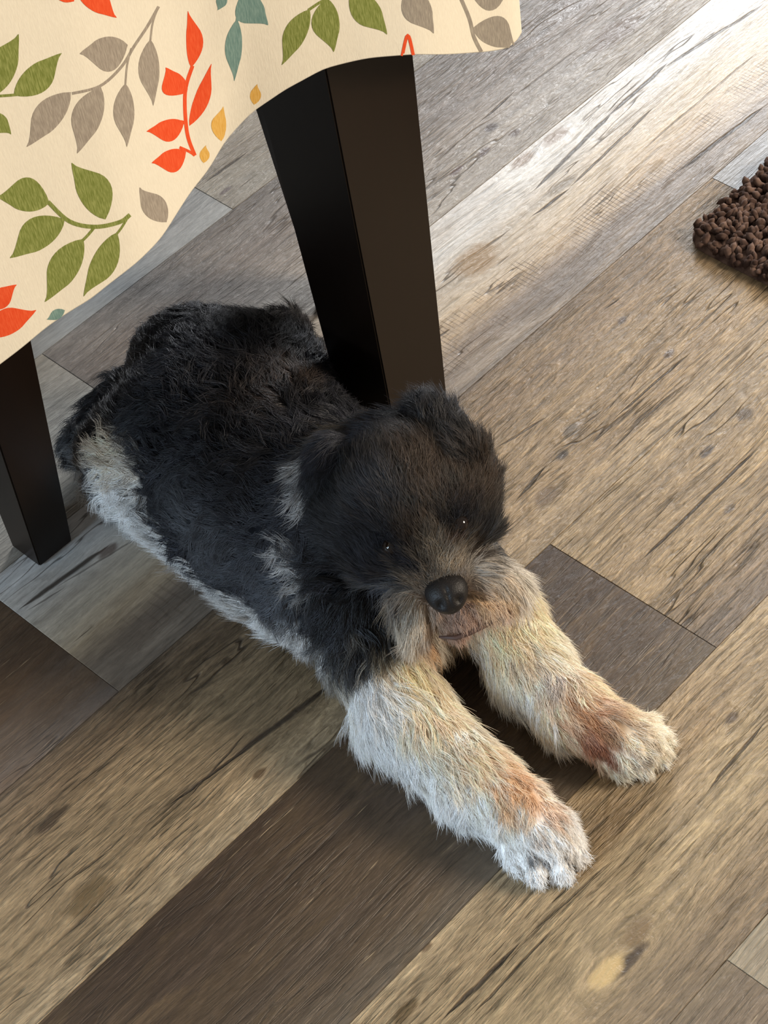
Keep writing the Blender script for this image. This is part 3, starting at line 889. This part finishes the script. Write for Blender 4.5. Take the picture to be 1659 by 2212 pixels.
back = dirp((745, 1190, .09), (452, 925, .08))          # towards the rump
STYLE = {  # colour, length, lift, lie, curl
    'torso': (BLACK, .024, .45, back * .8 - Zf * .5, 1.0), 'haunch': (BLACK, .026, .5, back - Zf * .6, 1.1), 'hind_foot': (WHITE, .024, .4, dirp((330, 1010, .03), (250, 1090, .02)), 1.0),
    'flank': (SOOT * .8, .036, .5, back * .7 - Zf * .6 - CAM_R[:, 0] * .4, 1.0),
    'far_foot': (TAN * .6, .018, .6, dirp((720, 850, .03), (790, 860, .02)), .8), 'tail': (BLACK, .026, .7, dirp((300, 880, .05), (180, 930, .04)), 1.1),
    'shoulder': (BLACK, .026, .4, dirp((800, 1150, .09), (740, 1420, .03)), .9), 'neck': (SOOT, .026, .5, dirp((850, 1000, .14), (690, 1060, .13)), 1.0),
    'head': (C(50, 45, 41), .0195, .45, dirp((930, 1180, .12), (880, 960, .17)), .4), 'muzzle': (GREY * .24, .011, .35, dirp((958, 1255, .09), (915, 1130, .13)), .2),
    'cheek': (C(206, 188, 164), .032, .3, dirp((905, 1230, .14), (880, 1400, .10)), .3), 'cheek_far': (C(216, 210, 200), .029, .35, dirp((990, 1225, .15), (1130, 1300, .125)), .3), 'chin': (C(176, 138, 116), .009, .25, dirp((965, 1290, .07), (985, 1400, .05)), .4),
    'ear_far': (BLACK * .7, .029, .75, dirp((985, 1010, .155), (930, 890, .18)), .8), 'ear_near': (BLACK * .35, .020, .4, dirp((750, 1000, .155), (715, 1120, .12)), .6),
    'chest': (CREAM * .85, .026, .4, dirp((900, 1300, .07), (930, 1450, .03)), .7),
    'arm_near': (CREAM, .029, .5, dirp((850, 1500, .04), (960, 1680, .02)), .5), 'wrist_near': (CREAM, .021, .45, dirp((1020, 1680, .03), (1110, 1800, .02)), .5),
    'paw_near': (WHITE, .015, .3, dirp((1150, 1770, .03), (1200, 1880, .01)), .5),
    'toe_near': (WHITE, .0085, .25, dirp((1150, 1770, .03), (1200, 1880, .01)), .25), 'toe_far': (CREAM, .0085, .25, dirp((1330, 1590, .03), (1430, 1650, .01)), .25),
    'arm_far': (CREAM, .022, .42, dirp((1110, 1380, .05), (1220, 1540, .02)), .4), 'wrist_far': (TAN, .019, .42, dirp((1240, 1520, .03), (1330, 1620, .02)), .45),
    'paw_far': (CREAM, .015, .3, dirp((1330, 1590, .03), (1430, 1650, .01)), .5),
}
def rays_surface(pts):
    """where the lines of sight through photo points meet the skin (or the floor)"""
    q = np.array(pts, float)
    d = np.stack([(q[:, 0] - W / 2) / FOC, -(q[:, 1] - H / 2) / FOC, -np.ones(len(q))], 1) @ CAM_R.T
    d /= np.linalg.norm(d, axis=1, keepdims=True)
    t = np.full(len(q), 1.15)
    stop = (.004 - CAM_LOC[2]) / d[:, 2]
    for _ in range(90):
        t = np.minimum(t + sdf(CAM_LOC + d * t[:, None]) * .85, stop)
    return CAM_LOC + d * t[:, None]


# patches: photo point, height, reach, colour, strength
PATCH = [
    (255, 1010, .07, .034, C(240, 230, 216), 1.0), (250, 1080, .04, .036, WHITE, 1.0), (300, 1120, .03, .036, WHITE, 1.0), (350, 1180, .03, .028, WHITE, .9), (400, 1260, .03, .026, WHITE, .8), (470, 1310, .03, .028, WHITE, .8), (560, 1360, .03, .028, WHITE * .8, .7), 
    (240, 975, 0, .022, C(232, 218, 196), .95), (340, 1160, 0, .03, WHITE, .9), (375, 1235, 0, .026, WHITE, .9), (430, 1290, 0, .028, WHITE, .9), (520, 1345, 0, .028, WHITE * .9, .85), (610, 1395, 0, .022, WHITE * .8, .7),
    (470, 1180, 0, .05, SOOT * 1.1, .6), (580, 1260, 0, .06, SOOT * 1.2, .6), (400, 1080, 0, .05, SOOT, .5), (730, 945, 0, .03, SOOT * 1.5, .8), (800, 940, 0, .025, SOOT * 1.3, .8),  # flank greys are the sheen on black fur, painted into its colour
    (725, 1050, 0, .030, BLACK * .35, .95), (745, 1010, 0, .020, BLACK * .4, .9), (700, 1110, 0, .022, BLACK * .5, .8), (760, 1260, 0, .035, BLACK * .5, .9), (800, 1320, 0, .03, BLACK * .4, .9),
    (900, 1000, 0, .03, BROWN * .7, .7), (820, 1080, 0, .03, SOOT * .7, .8), (800, 1180, 0, .035, SOOT * .75, .8), (930, 1080, 0, .016, BROWN * 1.9, .8), (860, 1145, 0, .014, BROWN * 1.6, .7), (1010, 1095, 0, .014, BROWN * 1.3, .7),
    (345, 1165, 0, .032, WHITE, 1), (372, 1200, 0, .032, WHITE, 1), (415, 1238, 0, .032, WHITE, 1), (465, 1272, 0, .032, WHITE, .95), (520, 1305, 0, .028, WHITE, .9), (580, 1340, 0, .028, WHITE, .85), (640, 1372, 0, .028, WHITE, .85), (700, 1400, 0, .012, WHITE, .8), (680, 1375, 0, .008, WHITE, .8),
    (846, 1178, 0, .024, BLACK * .6, .9), (992, 1130, 0, .024, BLACK * .6, .9), (1045, 1180, 0, .028, BLACK * .8, .9), (880, 1230, 0, .018, SOOT * .6, .8), (1010, 1190, 0, .014, BROWN * .6, .8), (800, 1230, 0, .026, SOOT * .8, .8),
    (925, 1150, 0, .012, BROWN * 1.5, .8), (975, 1180, 0, .010, C(150, 110, 96), .5), (963, 1222, 0, .016, GREY * 1.1, .95),
    (470, 1200, 0, .045, C(104, 108, 114), .7), (590, 1290, 0, .045, C(104, 108, 114), .7), (400, 1110, 0, .04, C(92, 96, 102), .6),  # bluish sheen of the lower flank, painted as greyer hair
    (658, 1000, .13, .014, WHITE, .8), (664, 1052, .12, .015, WHITE, .8), (660, 1085, .12, .010, WHITE, .6), (628, 1185, .10, .014, WHITE, .85), (640, 1205, .10, .012, WHITE, .7), (655, 1262, .09, .014, WHITE, .8), 
    (560, 860, .17, .04, BROWN, .35), (640, 800, .12, .04, BROWN, .5), (450, 760, .16, .05, SOOT, .5), (730, 800, .05, .022, TAN * .5, .6), (760, 860, .03, .03, TAN * .8, .8), (740, 930, .16, .04, GREY * .55, .7), (560, 1200, .12, .08, SOOT, .4), (700, 960, .15, .05, SOOT, .8),
    (930, 1030, .17, .03, BROWN, .8), (1030, 1060, .15, .03, BROWN * 1.1, .8), (900, 1160, .14, .02, BROWN * 1.2, .8), (935, 1190, .12, .018, GREY * .8, .85), (968, 1228, .11, .014, GREY * 1.2, .9), (840, 1180, .12, .035, BLACK, .6), (1000, 1130, .13, .025, BLACK, .6), (760, 1200, .10, .05, BLACK * .7, .8), (790, 1290, .08, .05, BLACK * .6, .9), (720, 1300, .08, .04, BLACK * .8, .9),
    (830, 1350, .06, .03, BLACK * .8, .8), (780, 1400, .06, .03, BLACK, .7),
    (870, 1330, .07, .022, C(212, 200, 182), .9), (900, 1380, .06, .022, C(220, 178, 136), .8), (1100, 1240, .08, .028, C(222, 214, 202), .9), (1060, 1280, .07, .022, C(214, 186, 150), .8),
    (880, 1440, .06, .03, C(244, 220, 180), .9), (960, 1400, .05, .025, C(196, 160, 118), .8), (1080, 1350, .07, .035, C(240, 208, 166), .8), (1150, 1320, .05, .03, C(236, 218, 184), .8),
    (785, 1490, .04, .032, WHITE, .9), (800, 1560, .03, .03, WHITE, .9), (870, 1620, .03, .03, WHITE, .8), (960, 1720, .02, .03, WHITE, .9), (1060, 1800, .02, .03, WHITE, .9), (930, 1540, .05, .03, C(246, 219, 187), .8), (1020, 1630, .05, .03, C(240, 208, 176), .7),
    (1110, 1690, .04, .026, C(222, 174, 126), .85), (1180, 1740, .04, .024, C(206, 166, 130), .7), (1090, 1740, .05, .02, C(214, 184, 150), .6),
    (1270, 1570, .04, .026, RUST * 1.3, .85), (1290, 1610, .02, .022, RUST * 1.1, .95), (1250, 1540, .05, .02, C(190, 140, 96), .7), (1190, 1470, .05, .018, C(170, 160, 158), .6), (1330, 1560, .04, .022, C(170, 146, 118), .6), (1130, 1430, .06, .02, C(190, 170, 146), .5),
    (655, 925, 0, .022, SOOT * 1.7, .8), (760, 915, 0, .022, SOOT * 1.3, .7),
    (715, 1045, 0, .030, BLACK * .2, 1), (722, 1095, 0, .024, BLACK * .2, 1), (738, 1002, 0, .018, BLACK * .25, 1), (770, 1265, 0, .034, BLACK * .3, .9), (810, 1330, 0, .026, BLACK * .25, .9),
    (1140, 1852, 0, .0065, C(84, 78, 78), .9), (1182, 1862, 0, .0065, C(84, 78, 78), .9), (1224, 1848, 0, .0065, C(84, 78, 78), .9), (1150, 1815, 0, .01, C(170, 158, 150), .6),  # shade in the gaps between the near toes, painted into the coat
    (1356, 1652, 0, .0065, C(90, 78, 70), .9), (1388, 1640, 0, .0065, C(90, 78, 70), .9), (1412, 1612, 0, .0065, C(90, 78, 70), .9),  # same painted gap shade for the far toes
    (700, 1340, 0, .03, BLACK, .8), (735, 1400, 0, .024, BLACK * .9, .8), (775, 1415, 0, .018, BLACK * .7, .8),
    (835, 1248, 0, .026, SOOT * .6, .95), (868, 1205, 0, .020, SOOT * .55, .9), (890, 1170, 0, .016, BROWN * .6, .8), (975, 1170, 0, .012, BROWN * .7, .7), (1015, 1200, 0, .012, BROWN * .7, .7),
]
PP = rays_surface([p[:2] for p in PATCH])
for _ in range(4):
    PP = PP - np.maximum(sdf(PP), 0)[:, None] * sdf_grad(PP)


def coat(P_):
    """blend of the styles of the nearest flesh, then the patches"""
    D = np.stack([prim_d(P_, i) for i in range(len(PRIMS))], -1)
    w = np.exp(-(D - D.min(-1, keepdims=True)) / .009)
    w /= w.sum(-1, keepdims=True)
    col = sum(w[:, i:i + 1] * STYLE[n_][0] for i, n_ in enumerate(NAMES))
    ln = sum(w[:, i] * STYLE[n_][1] for i, n_ in enumerate(NAMES))
    lift = sum(w[:, i] * STYLE[n_][2] for i, n_ in enumerate(NAMES))
    lie = sum(w[:, i:i + 1] * STYLE[n_][3] for i, n_ in enumerate(NAMES))
    curl = sum(w[:, i] * STYLE[n_][4] for i, n_ in enumerate(NAMES))
    for q, (px, py, z, r, c_, s) in zip(PP, PATCH):
        d = np.linalg.norm(P_ - q, axis=-1)
        d = d + .35 * r * (np.sin(P_[:, 0] * 310 + P_[:, 1] * 170) * np.sin(P_[:, 1] * 260 - P_[:, 2] * 300))
        f_ = (s * np.clip(1.6 * (1 - d / r), 0, 1))[:, None]
        col = col * (1 - f_) + c_ * f_
    return col, ln, lift, lie, curl


bcol = coat(BV)[0]
body_me = bpy.data.meshes.new('body')
body_me.from_pydata([tuple(v) for v in (BV - DOFF)], [], [tuple(q) for q in BQ])
body_me.update()
ca = body_me.attributes.new('col', 'FLOAT_COLOR', 'POINT')
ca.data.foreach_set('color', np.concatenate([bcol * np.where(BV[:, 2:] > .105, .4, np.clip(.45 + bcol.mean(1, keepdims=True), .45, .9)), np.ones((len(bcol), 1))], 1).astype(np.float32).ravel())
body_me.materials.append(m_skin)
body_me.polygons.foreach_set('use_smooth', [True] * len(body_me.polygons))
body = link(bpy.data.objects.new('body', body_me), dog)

# face landmarks
EYE_PX = [(846, 1180), (992, 1132)]
eyes = list(rays_surface(EYE_PX))
NOSE = at(966, 1283, .154)

k = NT('dog_fur')
vc = k.node('ShaderNodeAttribute', attribute_name='col')
k.put(k.bsdf.inputs['Base Color'], vc.outputs['Color'])
k.bsdf.inputs['Roughness'].default_value = 0.42
k.bsdf.inputs['Specular IOR Level'].default_value = 0.4
m_fur = k.mat


def norm(v):
    return v / np.maximum(np.linalg.norm(v, axis=-1, keepdims=True), 1e-9)


tri = np.concatenate([BQ[:, [0, 1, 2]], BQ[:, [0, 2, 3]]])
A_, B_, C__ = BV[tri[:, 0]], BV[tri[:, 1]], BV[tri[:, 2]]
area = np.linalg.norm(np.cross(B_ - A_, C__ - A_), axis=1) / 2
tcen = (A_ + B_ + C__) / 3
tnor = sdf_grad(tcen)
# hair only where the photo's side could see it: not on the belly and soles pressed to the floor
area = np.where((tcen[:, 2] < .006) | (tnor[:, 2] < -.75), 0, area)


def sample(n_, keep):
    pr = area * keep
    i = RNG.choice(len(tri), n_, p=pr / pr.sum())
    u, v = RNG.random(n_), RNG.random(n_)
    fl = u + v > 1
    u[fl], v[fl] = 1 - u[fl], 1 - v[fl]
    return A_[i] + u[:, None] * (B_[i] - A_[i]) + v[:, None] * (C__[i] - A_[i])


def grow(name, n_clump, per, keep, pts=7, rad=.00022, spread=.0042, label=None, clump=.75, parent=body, lscale=1.0, gravity=.35, lie_to=None, tint=None, longer=1.0):
    """tufts of hair: each clump follows one guide, its hairs close up towards the tip"""
    R0 = sample(n_clump, keep)
    N0 = sdf_grad(R0)
    col, ln, lift, lie, curl = coat(R0)
    if lie_to is not None:
        lie = lie * .35 + np.array(lie_to)
    if tint is not None:
        col = col * .25 + tint * .75
    ln = ln * RNG.uniform(.7, 1.25, n_clump) * lscale
    for e, rr_ in [(eyes[0], .020), (eyes[1], .020), (NOSE, .021)]:
        d = np.linalg.norm(R0 - e, axis=1)
        ln *= np.clip(d / rr_, .4, 1) ** 1.0
    # slowly varying swirl of the lie
    ph = np.sin(R0 @ np.array([95., 60, 40])) + np.sin(R0 @ np.array([-50., 110, 70]) + 1.3)
    T = norm(lie - (lie * N0).sum(1, keepdims=True) * N0)
    Bn = np.cross(N0, T)
    ang = (ph * .42 + RNG.normal(0, .24, n_clump)) * np.clip(curl, .2, 1.2)
    T = norm(T * np.cos(ang)[:, None] + Bn * np.sin(ang)[:, None])
    Bn = np.cross(N0, T)
    s = np.linspace(0, 1, pts)
    guide = np.zeros((n_clump, pts, 3)); guide[:, 0] = R0
    phase = RNG.uniform(0, 6.28, n_clump); side = RNG.choice([-1, 1], n_clump)
    for j in range(1, pts):
        sj = s[j]
        d = N0 * (lift * (1 - sj * .9))[:, None] + T * (1 - lift * .45 + .3 * sj)[:, None] - Zf * (gravity * sj)
        d = d + Bn * (side * curl * .62 * np.sin(phase + sj * 4.2))[:, None]
        guide[:, j] = guide[:, j - 1] + norm(d) * (ln / (pts - 1))[:, None]
    # hairs
    N_ = n_clump * per
    ci = np.repeat(np.arange(n_clump), per)
    a = RNG.uniform(0, 6.283, N_); r_ = spread * np.sqrt(RNG.random(N_))
    off = T[ci] * (r_ * np.cos(a))[:, None] + Bn[ci] * (r_ * np.sin(a))[:, None]
    roots = R0[ci] + off
    sd = sdf(roots)
    roots = roots - N0[ci] * (sd + .0006)[:, None]
    off = roots - R0[ci]
    hl = RNG.uniform(.72, 1.08, N_)
    jit = RNG.normal(0, 1, (N_, 3)) * .0016
    P_ = np.zeros((N_, pts, 3))
    for j in range(pts):
        sj = s[j]
        g0 = guide[ci, j]
        g = R0[ci] + (g0 - R0[ci]) * hl[:, None]
        P_[:, j] = g + off * (1 - clump * sj) + jit * sj * sj * 1.5
    P_[..., 2] = np.maximum(P_[..., 2], .0012)
    hc_col = (coat(roots)[0] if tint is None else col[ci]) * .45 + col[ci] * .55
    dk = np.clip(1 - hc_col.mean(1) / .06, 0, 1)
    mult = np.exp(RNG.normal(0, 1, n_clump))[ci]
    hc_col = hc_col * ((1 - dk) * RNG.uniform(.8, 1.22, n_clump)[ci] + dk * (.35 + .6 * np.clip(mult, .2, 3.2)))[:, None] * RNG.uniform(.75, 1.25, N_)[:, None]
    # stray pale hairs in the black
    dark_ = hc_col.mean(1) < .03
    st = dark_ & (RNG.random(N_) < .11)
    hc_col[st] = hc_col[st] * 3.0 + .003
    hc_col = np.clip(hc_col, .001, .9)
    hc = bpy.data.hair_curves.new(name)
    hc.add_curves([pts] * N_)
    hc.attributes['position'].data.foreach_set('vector', (P_ - DOFF).astype(np.float32).ravel())
    ra = hc.attributes.get('radius') or hc.attributes.new('radius', 'FLOAT', 'POINT')
    prof = rad * np.clip(1.05 - s ** 2.2, .12, 1)
    ra.data.foreach_set('value', np.tile(prof, N_).astype(np.float32))
    at_ = hc.attributes.new('col', 'FLOAT_COLOR', 'CURVE')
    at_.data.foreach_set('color', np.concatenate([hc_col, np.ones((N_, 1))], 1).astype(np.float32).ravel())
    hc.materials.append(m_fur)
    o = link(bpy.data.objects.new(name, hc), parent)
    o['kind'] = 'stuff'
    if label:
        o['label'] = label
    return o


Dt = np.stack([prim_d(tcen, i) for i in range(len(PRIMS))], -1)
near = np.array(NAMES)[Dt.argmin(1)]
is_leg = np.isin(near, ['arm_near', 'wrist_near', 'paw_near', 'toe_near', 'arm_far', 'wrist_far', 'paw_far', 'toe_far', 'chest'])
is_head = np.isin(near, ['head', 'muzzle', 'cheek', 'cheek_far', 'chin', 'ear_far', 'ear_near'])
is_beard = np.isin(near, ['cheek', 'cheek_far', 'chin'])
is_ear = np.isin(near, ['ear_far', 'ear_near'])
grow('coat', 6000, 21, ~is_leg & ~is_head, rad=.00023, spread=.0056, clump=.88, label='wavy black coat with white fringe along the flank')
grow('leg_fur', 3600, 17, is_leg, rad=.00020, spread=.0038, clump=.88, label='cream and white fur of the front legs')
grow('head_fur', 5200, 11, is_head & ~is_beard & ~is_ear, rad=.00017, spread=.0028, label='short brown black fur of the face', clump=.45)
grow('ear_fur', 1500, 13, is_ear, rad=.0002, spread=.003, label='black tufted fur of the ears')
grow('beard', 900, 16, is_beard, rad=.00019, spread=.0026, label='grey and tan beard', clump=.6, gravity=.6)

side_l = tnor[:, 0] < -.35
grow('feathering', 420, 16, is_leg & side_l & ~np.isin(near, ['toe_near', 'toe_far', 'paw_far', 'paw_near', 'wrist_far']) & (tcen[:, 2] < .05), rad=.0002, spread=.003, clump=.93, lscale=1.25, gravity=.5,
     lie_to=(-1.0, -.25, -.25), tint=WHITE, label='long white feathering behind the front legs')
grow('flank_fringe', 520, 15, (near == 'flank') & (tnor[:, 0] < -.2) & (tcen[:, 2] < .055), rad=.00022, spread=.0034, clump=.93, lscale=1.0, gravity=.4,
     lie_to=(-.9, .35, -.35), tint=WHITE * .9, label='white fringe along the flank')

# eyes: dark glossy balls set in the face
k = NT('dog_eye')
k.bsdf.inputs['Base Color'].default_value = srgb(24, 15, 10)
k.bsdf.inputs['Roughness'].default_value = 0.06
m_eye = k.mat
for e, (px, py) in zip(eyes, EYE_PX):
    bm = bmesh.new()
    bmesh.ops.create_uvsphere(bm, u_segments=20, v_segments=14, radius=.0074)
    vd = norm(CAM_LOC - e)
    bm.transform(Matrix.Translation(Vector(e + vd * -.0032 - DOFF)))
    bm_obj('eye', bm, m_eye, dog, True)
# nose: broad leathery pad with two nostrils
k = NT('dog_nose')
tc = k.node('ShaderNodeTexCoord')
vo = k.node('ShaderNodeTexVoronoi')
k.put(vo.inputs['Vector'], tc.outputs['Object'])
vo.inputs['Scale'].default_value = 900
bp = k.node('ShaderNodeBump')
bp.inputs['Strength'].default_value = .3
bp.inputs['Distance'].default_value = .0006
k.put(bp.inputs['Height'], vo.outputs['Distance'])
k.put(k.bsdf.inputs['Normal'], bp.outputs[0])
k.bsdf.inputs['Base Color'].default_value = srgb(26, 23, 22)
k.bsdf.inputs['Roughness'].default_value = 0.5
k.bsdf.inputs['Specular IOR Level'].default_value = 0.3
m_nose = k.mat
fwd = norm(at(965, 1284, .092) - at(915, 1150, .125))
vw = norm(CAM_LOC - NOSE)
upn = CAM_R[:, 1]
upn = norm(upn - (upn @ vw) * vw)
rgt = np.cross(upn, vw)
bm = bmesh.new()
bmesh.ops.create_uvsphere(bm, u_segments=32, v_segments=22, radius=1.0)
tilt = math.radians(16)
for v in bm.verts:
    x, y, z = v.co
    # wider on top, wings at the sides, groove down the middle
    wx = .0165 * (1.0 + .16 * y)
    yy = .0158 * y
    zz = .0120 * z
    gro = math.exp(-(x / .10) ** 2) * (1 if y < .35 else 0) * .0012
    nos = sum(math.exp(-(((x - sx * .46) / .15) ** 2 + ((y + .42) / .17) ** 2)) for sx in (-1, 1)) * .0045
    zz -= (gro + nos) * (z > 0)
    xx = wx * x
    c_, s_ = math.cos(tilt), math.sin(tilt)
    xr, yr = xx * c_ - yy * s_, xx * s_ + yy * c_
    v.co = Vector(NOSE + rgt * xr + upn * yr + vw * zz - DOFF)
bmesh.ops.recalc_face_normals(bm, faces=bm.faces)
bm_obj('nose', bm, m_nose, dog, True)
# thin dark tube standing for the shade in the mouth gap
k = NT('dog_mouth_line')
k.bsdf.inputs['Base Color'].default_value = srgb(74, 52, 44)
k.bsdf.inputs['Roughness'].default_value = 0.6
m_mouth_line = k.mat
MOUTH_LINE = [(948, 1376, .116), (985, 1378, .117), (1015, 1367, .118), (1050, 1350, .119), (1085, 1330, .120), (1108, 1314, .121)]
bm = bmesh.new()
rings = []
for i, p in enumerate(MOUTH_LINE):
    c0 = at(*p)
    tn = norm(at(*MOUTH_LINE[min(i + 1, 5)]) - at(*MOUTH_LINE[max(i - 1, 0)]))
    a1 = norm(np.cross(tn, vw)); a2 = np.cross(tn, a1)
    r_ = .0020 if 0 < i < 5 else .0009
    rings.append([bm.verts.new(Vector(c0 + (a1 * math.cos(t) * r_ + a2 * math.sin(t) * r_ * .9) - DOFF)) for t in np.linspace(0, 6.283, 10, endpoint=False)])
for i in range(len(rings) - 1):
    for j in range(10):
        bm.faces.new((rings[i][j], rings[i][(j + 1) % 10], rings[i + 1][(j + 1) % 10], rings[i + 1][j]))
bm.faces.new(rings[0]); bm.faces.new(rings[-1])
bmesh.ops.recalc_face_normals(bm, faces=bm.faces)
bm_obj('mouth_line', bm, m_mouth_line, dog, True)
